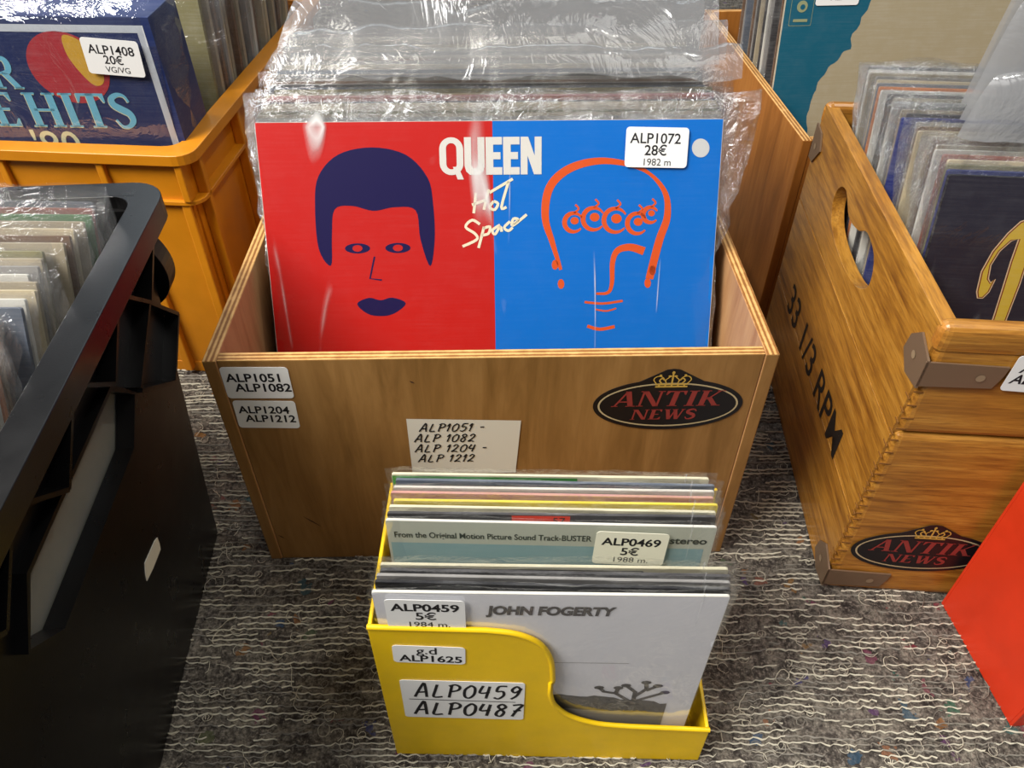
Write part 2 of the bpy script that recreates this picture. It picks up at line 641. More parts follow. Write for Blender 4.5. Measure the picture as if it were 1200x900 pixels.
mb = MB()
mb.grid(lambda u, v: (-1.5 + 3 * u, -.6 + 2.8 * v, 0), 8, 8, floor_mat())
fl = obj('floor', mb)
fl['kind'] = 'structure'


def stitch():
    rnd = random.Random(5)
    cream = card('stitch_yarn_cream', 'c9c2ae', .9, .3)
    cream2 = card('stitch_yarn_grey', '857f74', .9, .3)
    mb = MB()
    y = -.02
    while y < .98:
        x = -.46 + rnd.random() * .01
        ph = rnd.random() * 9
        pts = []
        while x < .72:
            n = noise.noise(Vector((x * 30, y * 30, 1)))
            sag = abs(sin((x * 1 + ph * .01 + .002 * noise.noise(Vector((x * 60, y * 200, 3)))) * pi / .0085))
            wan = .0035 * noise.noise(Vector((x * 9, y * 14, 7)))
            pts.append((x, y + wan + .0022 * n - .0019 * sag + rnd.uniform(-.0005, .0005), .0004 + .0016 * sag))
            x += .0026
        k = 0
        while k < len(pts) - 3:
            n = rnd.randint(3, 15)
            run = pts[k:k + n + 1]
            if rnd.random() < .72 and len(run) > 2:
                w = rnd.uniform(.00022, .00048)
                m = cream if rnd.random() < .68 else cream2
                b = len(mb.v)
                for p in run:
                    mb.v.append((p[0], p[1] - w, p[2] * .3))
                    mb.v.append((p[0], p[1], p[2] + .0005))
                    mb.v.append((p[0], p[1] + w, p[2] * .3))
                for i in range(len(run) - 1):
                    a = b + 3 * i
                    for q in ((a, a + 3, a + 4, a + 1), (a + 1, a + 4, a + 5, a + 2)):
                        mb.f.append(q)
                        mb.mi.append(mb.idx(m))
                        mb.sm.append(True)
            k += n
        y += .0044 + rnd.uniform(-.0006, .0006)
    for _ in range(4600):       # loose curled fibres
        x, y = rnd.uniform(-.45, .7), rnd.uniform(-.02, .9)
        a = rnd.uniform(0, 6.28)
        da = rnd.uniform(-.9, .9)
        pts = []
        for k in range(rnd.randint(5, 14)):
            pts.append((x, y, .0012 + .0012 * rnd.random()))
            x += cos(a) * .0022
            y += sin(a) * .0022
            a += da + rnd.uniform(-.5, .5)
        mb.tube(pts, rnd.uniform(.00018, .00032), cream if rnd.random() < .7 else cream2, 3)
    o = obj('stitch_yarn', mb)
    o['kind'] = 'stuff'
    o['label'] = 'cream stitching yarn running in rows over the grey felt floor'
    o['category'] = 'yarn'


stitch()

# ------------------------------------------------------------------ record sleeves
PAL = {
    'tan': 'a3977f', 'buff': 'b9ab8c', 'grey': '8d8a86', 'charcoal': '3d3b3c', 'white': 'cfccc2', 'cream': 'd8d0b0',
    'rust': '8e4a3c', 'navy': '26306e', 'green': '4d7a4a', 'brown': '6e5440', 'olive': '7d7752', 'slate': '59606c', 'pink': 'c08a86',
    'black': '1c1b1e', 'yellow': 'd8c23a', 'teal': '145f78', 'blue': '5d7fa0', 'orange': 'c2743c'}


def mat_card(c):
    return card('card_' + c, PAL[c])


EDGEW = card('worn_card_edge', 'b7ab92', .7, .6)


def cover_mesh(c, w, h, t, art=None, edge=None):
    mb = MB()
    m = mat_card(c)
    mb.prism(rr(w, h, .0012, 0, h / 2, 2), FRONT, -t, 0, m, edge or m, m)
    if art:
        art(mb)
    return mb.mesh('cover')


def bag_mesh(w, h, t, seed, top=.012, right=.008, left=.006, m=None, front=None, nu=22, nv=18, amp=1.0, lean=.0):
    """open-topped polythene bag round a w x h sleeve: a front sheet and a back sheet joined beyond the sides"""
    m = m or CLEAR
    mb = MB()
    rnd = random.Random(seed)
    ox = rnd.random() * 50

    def sheet(side):
        def fn(u, v):
            z = -.001 + (h + top) * v
            g = min(1, max(.10, (z / h - .68) / .3))
            x = -w / 2 - left * g + (w + (left + right) * g) * u
            out = max(0, abs(x) - w / 2) / (.006 * g) if (x > w / 2 or x < -w / 2) else 0
            k = min(1, out)
            wr = noise.noise(Vector((x * 38 + ox, z * 14, side * 3.1)))
            wr2 = noise.noise(Vector((x * 90 + ox, z * 40, side * 7.7)))
            base = (-.0009 if side < 0 else t + .0009)
            mid = t / 2
            y = base * (1 - k) + mid * k
            y += side * .0004 * amp * (abs(wr) + .5 * wr2) * (1 - k)
            if k > 0:
                y += k * .0036 * amp * noise.noise(Vector((x * 120 + ox, z * 55, 2))) + side * .0002
                x += k * .003 * amp * noise.noise(Vector((ox, z * 60, 4)))
            if z > h:
                q = (z - h) / max(top, .004)
                y += q * (.0022 * amp * wr + .001 * wr2 + lean) + (mid - base) * q * .6
                z += q * .004 * amp * noise.noise(Vector((x * 22 + ox, side, 5)))
            return (x, y, z)
        return fn
    mb.grid(sheet(-1), nu, nv, front or m)
    mb.grid(sheet(1), nu, nv, m)
    return mb.mesh('plastic_bag')


def flap_mesh(w, h, seed, length, rise, dip, m, nu=34, nv=14, skew=0.0, x0=None, x1=None, inset=0.0):
    """loose mouth of a bag flopping forward over its neighbours"""
    mb = MB()
    ox = seed * 7.3
    xa = -w / 2 if x0 is None else x0
    xb = w / 2 if x1 is None else x1

    def fn(u, v):
        x = xa + inset * (1 - v) + (xb - xa - inset * (1 - v)) * u
        ln = length * (1 + skew * (u - .5)) * (1 + .10 * noise.noise(Vector((u * 5 + ox, 0, 0))))
        s = v * ln
        z = h + rise * sin(pi * min(1, v * .95)) - dip * v * v
        y = -s
        wr = noise.noise(Vector((x * 26 + ox, s * 30, 1))) * .006 + noise.noise(Vector((x * 70 + s * 40 + ox, s * 24, 9))) * .0035
        z += wr * min(1, v * 3)
        x += .004 * noise.noise(Vector((ox, s * 40, 3)))
        return (x, y, z)
    mb.grid(fn, nu, nv, m)
    return mb.mesh('bag_flap')


def sticker_mesh(lines, w=.042, h=.0262, paper=None, r=.0025, name='price_sticker'):
    """lines: (text, size, x, y, bold)"""
    mb = MB()
    mb.prism(rr(w, h, r), FRONT, 0, .00025, paper or PAPER)
    for tx, size, x, y, bold in lines:
        mb.text(tx, FRONT, size, INK, x, y, .00035, bold)
    return mb.mesh(name)


LPW, LPH, LPT = .315, .315, .0026
_cov, _bag = {}, {}


def cov(c, w=LPW, h=LPH, t=LPT):
    k = (c, w, h, t)
    if k not in _cov:
        _cov[k] = cover_mesh(c, w, h, t)
    return _cov[k]


def record(name, label, cat, group, loc, lean, yaw, cover, bag, roll=0.0):
    r = thing(name, label, cat, loc, (-radians(lean), radians(roll), radians(yaw)), group)
    link('cover', cover, r)
    if bag:
        link('plastic_bag', bag, r)
    return r


ORD = ['zeroth', 'first', 'second', 'third', 'fourth', 'fifth', 'sixth', 'seventh', 'eighth', 'ninth', 'tenth', 'eleventh', 'twelfth', 'thirteenth', 'fourteenth', 'fifteenth', 'sixteenth', 'seventeenth', 'eighteenth', 'nineteenth',
       'twentieth'] + ['twenty-' + k for k in ('first', 'second', 'third', 'fourth', 'fifth', 'sixth', 'seventh', 'eighth', 'ninth')] + ['thirtieth'] + ['thirty-' + k for k in ('first', 'second', 'third', 'fourth', 'fifth', 'sixth', 'seventh', 'eighth', 'ninth')] + ['fortieth', 'forty-first', 'forty-second']


# ------------------------------------------------------------------ oval logo sticker
GOLD = plain('gold_print', 'c7a24a', .45)
LOGORED = plain('dark_red_print', '8e3530', .5)
LOGOBLK = plain('logo_black', '141216', .4)


def logo_mesh():
    mb = MB()
    a, b = .0485, .0225
    outer = []
    for k in range(72):
        t = 2 * pi * k / 72
        x, y = a * cos(t), b * sin(t)
        if y > 0:
            d = abs(x) / .0125
            if d < 1.35:
                y = max(y, b + .0085 * (1 - max(0, d - .25) / 1.1) ** 1.0 * (1 if d < .25 else 1))
        outer.append((x, y))
    mb.prism(outer, FRONT, 0, .0003, LOGOBLK)
    mb.poly([[(x, y) for x, y in ell(a - .003, b - .003)], ell(a - .0042, b - .0042)], FRONT, .0004, GOLD if False else plain('cream_print', 'b9a880', .5))
    mb.poly(ell(a - .0042, b - .0042), FRONT, .00042, LOGOBLK)
    # crown
    L = .0006
    mb.poly([(-.0105, .0205), (-.0115, .0232), (.0115, .0232), (.0105, .0205)], FRONT, .0005, LOGOBLK)
    mb.poly(hb(-.0102, .0102, .0158, .0012), FRONT, L, GOLD)
    mb.poly(hb(-.0104, .0104, .0178, .0012), FRONT, L, GOLD)
    for k in range(5):
        mb.poly(ell(.0007, .0005, -.008 + .004 * k, .0174, 8), FRONT, L, GOLD)
    for s in (-1, 1):
        mb.stroke(smooth([(s * .0098, .019), (s * .0118, .0225), (s * .0098, .0252), (s * .0065, .0245), (s * .0045, .0215)], 5), .0007, FRONT, L, GOLD)
        mb.stroke(smooth([(s * .0062, .019), (s * .008, .0215), (s * .0066, .0235), (s * .005, .022)], 5), .0009, FRONT, L, GOLD)
        mb.stroke(smooth([(s * .0035, .0192), (s * .0042, .022), (s * .002, .0245)], 5), .0007, FRONT, L, GOLD)
        mb.poly(ell(.0009, .0009, s * .0078, .026, 8), FRONT, L, GOLD)
        mb.poly(ell(.0012, .0008, s * .0018, .0253, 8), FRONT, L, GOLD)
    mb.stroke([(0, .019), (0, .0275)], .0011, FRONT, L, GOLD)
    mb.poly(ell(.001, .0013, 0, .0282, 10), FRONT, L, GOLD)
    serif(mb, 'ANTIK', FRONT, .0135, LOGORED, -.0365, -.0008, .0006, 1.18, .18)
    serif(mb, 'NEWS', FRONT, .0092, LOGORED, -.0235, -.0128, .0006, 1.22, .15)
    return mb.mesh('logo_sticker')


LOGO = logo_mesh()


# ------------------------------------------------------------------ plywood crates
def ply_crate(label, loc, rz, w, d, h, face, t=.0085, group=None):
    r = thing('plywood_crate', label, 'crate', loc, (0, 0, radians(rz)), group)
    e = .0001
    m = MB()
    m.box(-w / 2 + t + e, w / 2 - t - e, .0006, t, 0, h, face, EDGE_Y, EDGE_X)
    if face is PLY:
        fm = FRONT @ Matrix.Translation((0, 0, -.0006))
        dkm = plain('scratch_brown', '4a2e18', .7)
        for a_, b_ in (((-.142, .052), (-.131, .040)), ((.0015, .148), (.010, .145)), ((-.052, .186), (-.049, .184)), ((-.165, .030), (-.161, .026)), ((.05, .032), (.058, .028))):
            m.stroke([a_, ((a_[0] + b_[0]) / 2, (a_[1] + b_[1]) / 2), b_], lambda t: .0002 + .0011 * sin(pi * t), fm, .0002, dkm)
    obj('front_panel', m, r, bevel=.0008)
    m = MB()
    m.box(-w / 2 + t + e, w / 2 - t - e, d - t, d - .0006, 0, h, face, EDGE_Y, EDGE_X)
    obj('back_panel', m, r, bevel=.0008)
    for s in (-1, 1):
        m = MB()
        x0, x1 = sorted((s * w / 2, s * (w / 2 - t)))
        m.box(x0, x1, 0, d, 0, h, PLY_IN if face is PLY else face, EDGE_X, None, EDGE_X if False else face)
        obj('side_panel', m, r, bevel=.0008)
    m = MB()
    m.box(-w / 2 + t + e, w / 2 - t - e, t + e, d - t - e, .001, .005, face)
    obj('bottom_panel', m, r)
    return r


CR = ply_crate('pale plywood crate with oval black and gold sticker, full of bagged records', (-.012, .3605, 0), 1.1, .3525, .375, .2045, PLY)


def on(parent, name, me, x, z, y=0, tilt=0, label=None):
    return link(name, me, parent, (x, y, z), (0, radians(tilt), 0), label=label)


def cl(x, z):       # world reading on the crate front -> crate frame
    return x + .012, z


s1 = sticker_mesh([('ALP1051', .0095, -.001, .004, .00022), ('ALP1082', .0095, .003, -.0042, .00022)], .0415, .0262)
s2 = sticker_mesh([('ALP1204', .0088, -.001, .004, .0002), ('ALP1212', .0088, .002, -.0038, .0002)], .0395, .0245)
on(CR, 'number_sticker', s1, -.1465, .1862, .0004, 1, 'white sticker with the smaller pair of numbers')
on(CR, 'number_sticker', s2, -.1465, .1585, .0004, 2, 'white sticker below the other number sticker')
mb = MB()
mb.poly([(-.038, -.028), (.034, -.026), (.0375, .0255), (-.0375, .0285)], FRONT, .0003, PAPER2)
for k, (tx, x, y) in enumerate((('ALP1051 -', -.030, .0165), ('ALP 1082', -.034, .0065), ('ALP 1204 -', -.0345, -.0035), ('ALP 1212', -.033, -.0135))):
    hand(mb, tx, FRONT, .0072, INK, x, y, .0006, .0010, .98, .3)
obj('paper_note', mb, CR, loc=(-.0195, .0004, .1245), label='pale paper note with four handwritten lines')
link('logo_sticker', LOGO, CR, (.1128, .0004, .1625), label='oval black sticker with red lettering and gold crown')

# front sleeve art (red and blue halves with plain face-like shapes)
REDP = card('red_print', 'bd1a14', .4, .04)
BLUEP = card('blue_print', '006cc6', .4, .04)
NAVYP = card('navy_print', '170f46', .4, .0)
ORANGEP = card('orange_print', 'd8541c', .4, .05)
SILV = plain('silver_print', 'd7d4cc', .4)
IVORY = plain('ivory_print', 'e9dfc0', .5)


def qa(x, y):
    w = 555 - .137 * (y - 142)
    return ((x - 580) * LPW / w, LPH - (y - 142) * .158 / 270 * (1 - .12 * (270 - (y - 142)) / 270 * .5))


def art_red_blue(mb):
    h = LPW / 2 - .0003
    mb.poly([(-h, .0003), (.0015, .0003), (.0015, LPH - .0003), (-h, LPH - .0003)], FRONT, .0001, REDP)
    mb.poly([(.0015, .0003), (h, .0003), (h, LPH - .0003), (.0015, LPH - .0003)], FRONT, .0001, BLUEP)
    Q = lambda pts: [qa(*p) for p in pts]
    L = .0002
    # left: navy cap of hair, two lens eyes, a bar, an arc
    mb.poly(Q(smooth([(371, 240), (376, 205), (400, 180), (440, 172), (480, 181), (505, 208), (511, 240), (512, 280), (506, 312), (495, 280), (490, 246),
                      (465, 242), (440, 246), (415, 240), (394, 244), (390, 275), (388, 310), (374, 290)], 5, True)), FRONT, L, NAVYP)
    for cx in (420, 468):
        mb.poly(Q(ell(15, 6, cx, 290, 20)), FRONT, L, NAVYP)
        mb.poly(Q(ell(6, 4, cx, 290, 14)), FRONT, L + .0001, REDP)
    mb.stroke(Q([(440, 300), (434, 326), (448, 328)]), .0012, FRONT, L, NAVYP)
    mb.poly(Q(smooth([(418, 356), (432, 349), (446, 352), (460, 349), (476, 356), (462, 368), (446, 371), (430, 368)], 4, True)), FRONT, L, NAVYP)
    # right: an orange outline head with scrolls
    mb.stroke(Q(smooth([(662, 318), (652, 285), (644, 255), (650, 220), (675, 198), (715, 190), (760, 200), (786, 225), (790, 255), (780, 285), (768, 330)], 7)),
              lambda t: .0022 + .0035 * abs(sin(t * 5)), FRONT, L, ORANGEP)
    for i, (cx, cy, r) in enumerate(((678, 262, 11), (702, 258, 13), (728, 260, 14), (754, 264, 12), (770, 254, 9))):
        c = ell(r, r, cx, cy, 22, 40, 330)
        mb.stroke(Q(c), lambda t: .0012 + .0022 * sin(pi * t), FRONT, L, ORANGEP)
        mb.poly(Q(ell(r * .45, r * .4, cx + 1, cy - 2, 14)), FRONT, L, ORANGEP)
        mb.stroke(Q(smooth([(cx, cy - r), (cx + 6, cy - r - 5), (cx + 2, cy - r - 10)], 4)), .0014, FRONT, L, ORANGEP)
    mb.stroke(Q(smooth([(762, 297), (745, 292), (730, 296), (724, 310), (723, 335), (718, 346), (704, 347)], 6)), lambda t: .0058 - .0042 * t, FRONT, L, ORANGEP)
    mb.stroke(Q(smooth([(690, 357), (712, 359), (736, 356)], 5)), .0017, FRONT, L, ORANGEP)
    mb.stroke(Q(smooth([(703, 366), (716, 368), (728, 365)], 5)), .0012, FRONT, L, ORANGEP)
    mb.stroke(Q(smooth([(693, 386), (708, 390), (726, 387)], 5)), .0024, FRONT, L, ORANGEP)
    for p in ((655, 312), (662, 335), (772, 320), (766, 335)):
        mb.poly(Q(ell(4, 6, p[0], p[1], 10)), FRONT, L, ORANGEP)
    # heavy narrow capitals
    h_ = .0246
    x_, y_ = -.0347, qa(580, 205)[1]
    for ch, w_ in (('Q', .0162), ('U', .0138), ('E', .0112), ('E', .0112), ('N', .0142)):
        B = lambda pts: [(x_ + a_ * w_, y_ + b_ * h_) for a_, b_ in pts]
        if ch == 'Q':
            mb.poly([rr(w_, h_, .0078, x_ + w_ / 2, y_ + h_ / 2, 8), rr(w_ - .0092, h_ - .0075, .0034, x_ + w_ / 2, y_ + h_ / 2, 6)], FRONT, .00032, SILV)
            mb.poly(B([(.55, .22), (.78, .22), (1.0, -.12), (.74, -.12)]), FRONT, .00034, SILV)
        elif ch == 'U':
            mb.poly(B([(0, 1), (0, .24), (.08, .09), (.26, 0), (.74, 0), (.92, .09), (1, .24), (1, 1), (.66, 1), (.66, .26), (.58, .18), (.42, .18), (.34, .26), (.34, 1)]), FRONT, .00032, SILV)
        elif ch == 'E':
            mb.poly(B([(0, 0), (1, 0), (1, .2), (.46, .2), (.46, .41), (.9, .41), (.9, .60), (.46, .60), (.46, .8), (1, .8), (1, 1), (0, 1)]), FRONT, .00032, SILV)
        else:
            mb.poly(B([(0, 0), (.33, 0), (.33, .5), (.64, 0), (1, 0), (1, 1), (.67, 1), (.67, .5), (.36, 1), (0, 1)]), FRONT, .00032, SILV)
        x_ += w_ + .0007
    for ln in ([(562, 226), (559, 250)], [(557, 240), (575, 234)], [(577, 222), (571, 246)], [(583, 236), (578, 243), (584, 246), (588, 239), (583, 236)],
               [(601, 213), (592, 243), (598, 243)], [(578, 226), (606, 210)],
               [(566, 263), (557, 258), (549, 266), (560, 274), (562, 281), (545, 289)], [(571, 266), (564, 291)], [(570, 268), (578, 266), (576, 274), (568, 276)],
               [(590, 264), (581, 270), (584, 275), (590, 266), (592, 272)], [(602, 260), (595, 267), (600, 271), (605, 267)], [(606, 263), (612, 258), (606, 257), (605, 265), (622, 252)]):
        mb.stroke([qa(*p) for p in smooth(ln, 4)], .0019, FRONT, .00032, IVORY)
    mb.poly([qa(*p) for p in ell(10.5, 11, 830, 176, 24)], FRONT, .00032, plain('round_sticker_grey', 'c9cac8', .5))


front_cover = cover_mesh('white', LPW, LPH, LPT, art_red_blue)
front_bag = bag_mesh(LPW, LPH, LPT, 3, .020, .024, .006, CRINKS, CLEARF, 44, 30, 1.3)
LP_BAGS = [bag_mesh(LPW, LPH, LPT, 10 + k, .002 + .0012 * k, .005 + .0022 * k, .004 + .001 * ((k * 3) % 7), CLEAR, None, 22, 18, 1.3) for k in range(7)]


def in_crate(crate, x, y, z):
    return crate.matrix_basis @ Vector((x, y, z))


G1 = 'bagged records in the pale plywood crate'
rnd = random.Random(11)
bx, lean = 0.0, 25.5
p = in_crate(CR, 0, .0095, .0056)
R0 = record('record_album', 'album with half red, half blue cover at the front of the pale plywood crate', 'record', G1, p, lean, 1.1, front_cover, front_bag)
st = sticker_mesh([('ALP1072', .0094, -.001, .0055, .0001), ('28€', .0094, -.0005, -.0022, .00012), ('1982 m', .0066, .0005, -.0098, 0)], .0425, .0262)
x, y = qa(777, 175)
link('price_sticker', st, R0, (x, -.0018, y), (0, radians(1.5), 0), label='white price sticker')
seq = ['grey', 'tan', 'olive', 'tan', 'tan', 'buff', 'charcoal', 'rust', 'pink', 'buff', 'olive', 'slate', 'charcoal', 'grey', 'brown', 'grey', 'charcoal', 'tan', 'slate', 'grey', 'tan', 'cream', 'grey', 'brown', 'tan', 'white', 'slate', 'tan', 'grey', 'olive', 'buff', 'charcoal', 'tan', 'grey', 'white', 'brown', 'black']
recs = []
for i, c in enumerate(seq):
    k = i + 1
    p = in_crate(CR, rnd.uniform(-.003, .003) - (.004 if i == 36 else 0), .0095 + .0046 * k, .0056 + rnd.uniform(0, .0015))
    cc = 'red-edged' if c == 'rust' else c
    o = record('record_album', f'{cc} record sleeve in clear bag, {ORD[k]} behind the red and blue album', 'record', G1, p, 25.5 + rnd.uniform(-.5, .5) * .3, 1.1,
               cov(c), LP_BAGS[rnd.randrange(7)])
    recs.append(o)
for j, (idx, ln, rise, dip, sk) in enumerate(((24, .022, .010, .012, .2), (28, .032, .018, .012, -.3), (32, .045, .028, .015, .2), (36, .055, .045, .01, -.2))):
    link('bag_flap', flap_mesh(LPW, LPH + .002, j + 1, ln, rise, dip, MILK, skew=sk, x0=-.152 + .006 * j, x1=.166 - .004 * j, inset=.02 + .012 * j), recs[idx], (0, 0, 0), (radians(14), 0, 0))

# ------------------------------------------------------------------ amber crate behind, with the teal album
CB = ply_crate('amber plywood crate behind the varnished plank crate, holding the teal album', (.258 + .176, .667, 0), 3.5, .352, .36, .2045, PLY2)
on(CB, 'number_sticker', sticker_mesh([], .030, .038, PAPER), -.145, .172, .0004, 0, 'white sticker near the corner')
TEAL = card('teal_print', '17596f', .45, .08)
SAND = card('sand_print', 'a2967a', .5, .3)


def art_teal(mb):
    h = LPW / 2 - .0003
    mb.poly([(-h, .0003), (h, .0003), (h, LPH - .0003), (-h, LPH - .0003)], FRONT, .0001, TEAL)
    blob = smooth([(-.118, .170), (-.114, .20), (-.100, .225), (-.086, .245), (-.07, .285), (-.03, .308), (.03, .30), (.09, .29), (.13, .25), (.12, .16), (.05, .10), (-.05, .11), (-.1, .13)], 8, True)
    blob = [(a + .006 * noise.noise(Vector((a * 90, b * 90, 1))), b + .006 * noise.noise(Vector((a * 90, b * 90, 5)))) for a, b in blob]
    mb.poly(blob, FRONT, .0002, SAND)
    g = plain('faded_gold_print', '8f9470', .5)
    mb.poly([rr(.022, .028, .001, -.141, .272), rr(.0212, .0272, .001, -.141, .272)], FRONT, .0003, g)
    mb.poly(ell(.0052, .0052, -.141, .275, 20), FRONT, .0003, g)
    mb.poly(ell(.0024, .0024, -.1405, .2745, 12), FRONT, .0004, TEAL)
    mb.poly(hb(-.148, -.134, .2615, .0025), FRONT, .0003, g)


G2 = 'records in the amber plywood crate'
teal_cover = cover_mesh('teal', LPW, LPH, .004, art_teal, EDGEW)
p = in_crate(CB, -.007, .080, .0056)
RT = record('record_album', 'teal album with sandy patch at the front of the amber crate', 'record', G2, p, 12, 3.5, teal_cover, None)
link('price_sticker', sticker_mesh([('ALP', .008, 0, -.006, .0001)], .042, .026), RT, (-.108, -.0008, .2885), label='white price sticker')
for k, c in enumerate(['buff', 'tan', 'brown', 'charcoal', 'slate', 'grey', 'white', 'charcoal', 'brown', 'tan', 'grey', 'olive', 'charcoal', 'grey', 'brown', 'tan', 'slate', 'grey', 'tan', 'brown']):
    p = in_crate(CB, -.004 + rnd.uniform(-.004, .004), .080 + .0065 * (k + 1) + (.006 if k > 2 else 0), .0056)
    record('record_album', f'{c} record sleeve in the amber crate, {ORD[k + 1]} behind the teal album', 'record', G2, p, 12 - .1 * k, 3.5, cov(c), LP_BAGS[rnd.randrange(7)] if k > 1 else None)

# ------------------------------------------------------------------ varnished plank crate
def plank_crate():
    w, d, h, t = .40, .30, .2515, .010
    r = thing('plank_crate', 'varnished wooden plank crate with metal corners and stencilled side', 'crate', (.2335 + w / 2, .316, 0), (0, 0, radians(-4.5)))
    # left side (seen): three planks with a kidney hand hole
    def side(s):
        m = MB()
        fr = frame((s * (w / 2 - t), 0, 0), (0, -1 if s < 0 else 1, 0), (0, 0, 1))      # n = -x for s<0
        sg = -1 if s < 0 else 1
        U = lambda pts: [(sg * a, b) for a, b in pts]
        seams = [.001, .082, .164, h - .001]
        hole = smooth([(.105, .204), (.112, .222), (.135, .227), (.152, .219), (.175, .216), (.196, .226), (.212, .219), (.214, .203), (.196, .190), (.160, .186), (.125, .190)], 5, True)
        for k in range(3):
            z0, z1 = seams[k] + .0006, seams[k + 1] - .0006
            m.prism([U([(.004, z0), (d - .004, z0), (d - .004, z1), (.004, z1)])] + ([U(hole)] if k == 2 else []), fr, 0, t, OAK, OAK)
        if s < 0:
            m.text('33 1/3 RPM', fr, .040, plain('stencil_black', '1d1712', .6), -.152, .092, t + .0003, .0004, 0, 1.02)
        obj('side_panel', m, r, bevel=.0022, segs=3)
    side(-1)
    side(1)
    for name, y0 in (('front_panel', 0), ('back_panel', d - t)):
        m = MB()
        for k in range(2):
            z0, z1 = (0, .168, h)[k] + .0005, (0, .168, h)[k + 1] - .0005
            m.box(-w / 2 + .002, w / 2 - .002, y0, y0 + t, z0, z1, OAKX)
        obj(name, m, r, bevel=.0045, segs=3)
    # rounded rim rails along the top of front and back
    for y0 in (.0, d - t):
        m = MB()
        m.box(-w / 2 - .0005, w / 2 + .0005, y0 - .0012, y0 + t + .001, h - .020, h + .001, OAKX, None, OAKEND)
        obj('top_rail', m, r, bevel=.006, segs=4)
    m = MB()
    m.box(-w / 2 + t, w / 2 - t, t, d - t, .002, .007, OAKX)
    obj('bottom_panel', m, r)
    # finger joint ticks down the front corner
    m = MB()
    dk = plain('dark_joint_wood', '7d5220', .6)  # darker wood tone of the joint ticks
    zz = .03
    q = random.Random(2)
    while zz < .205:
        m.box(-w / 2 - .0002, -w / 2 + .0055 + q.uniform(-.002, .002), -.0002, .0003, zz, zz + .0011, dk)
        m.box(-w / 2 - .0003, -w / 2 + .0004, .001, .006 + q.uniform(-.002, .002), zz + .004, zz + .005, dk)
        zz += .0085 + q.uniform(-.002, .003)
    obj('finger_joint', m, r)
    # metal corner plates
    for z, top in ((.218, True), (.016, False)):
        m = MB()
        fr = frame((-w / 2, -.0008, z), (1, 0, 0), (0, 0, 1))
        m.prism([(-.002, -.0085), (.040, -.0075), (.043, .0015), (.044, .0085), (-.002, .0095)], fr, 0, .0012, BRASS)
        m.poly(ell(.0026, .0026, .031, 0, 14), fr, .0016, plain('screw_head', '8f7a60', .4))
        fs = frame((-w / 2 - .0002, 0, z), (0, -1, 0), (0, 0, 1))
        m.prism([(.002, -.010), (.002, .0105), (-.016, .017), (-.026, .008), (-.028, -.004), (-.016, -.013)], fs, 0, .0014, BRASS)
        m.poly(ell(.0026, .0026, -.014, .002, 14), fs, .0018, plain('screw_head', '8f7a60', .4))
        obj('corner_plate', m, r, label='dull metal corner plate')
    m = MB()
    fs = frame((-w / 2 - .0002, 0, .215), (0, -1, 0), (0, 0, 1))
    m.prism([(-d + .001, -.012), (-d + .012, -.012), (-d + .026, .004), (-d + .018, .016), (-d + .001, .018)], fs, 0, .0014, BRASS)
    m.poly(ell(.0026, .0026, -d + .012, .002, 14), fs, .0018, plain('screw_head', '8f7a60', .4))
    obj('corner_plate', m, r, label='dull metal corner plate')
    link('logo_sticker', LOGO, r, (-w / 2 + .0560, -.0007, .0525), label='oval black sticker with red lettering and gold crown')
    m = MB()
    m.poly([ell(.060, .060, .1695 - w / 2, .090, 48), ell(.0525, .0525, .1695 - w / 2, .090, 48)], FRONT, .0008, plain('stencil_black', '1d1712', .6))
    obj('ring_print', m, r, label='thick black printed ring')
    stc = MB()
    stc.prism(rr(.042, .026, .0025), FRONT, 0, .00025, PAPER)
    stc.text('ALP1151', FRONT, .0095, INK, .001, .004, .00035, .0002, .2)
    stc.text('ALP1182', FRONT, .0095, INK, -.001, -.0042, .00035, .0002, .2)
    obj('number_sticker', stc, r, loc=(-w / 2 + .066, -.0018, .222), rot=(0, radians(2), 0), label='white number sticker')
    return r


PC = plank_crate()
GOLDM = card('gold_letter_print', 'c9a83a', .45, .15)
OUTL = plain('red_outline_print', '7a3418', .5)
OUT2 = plain('pale_outline_print', 'd9b890', .5)
MH = .292


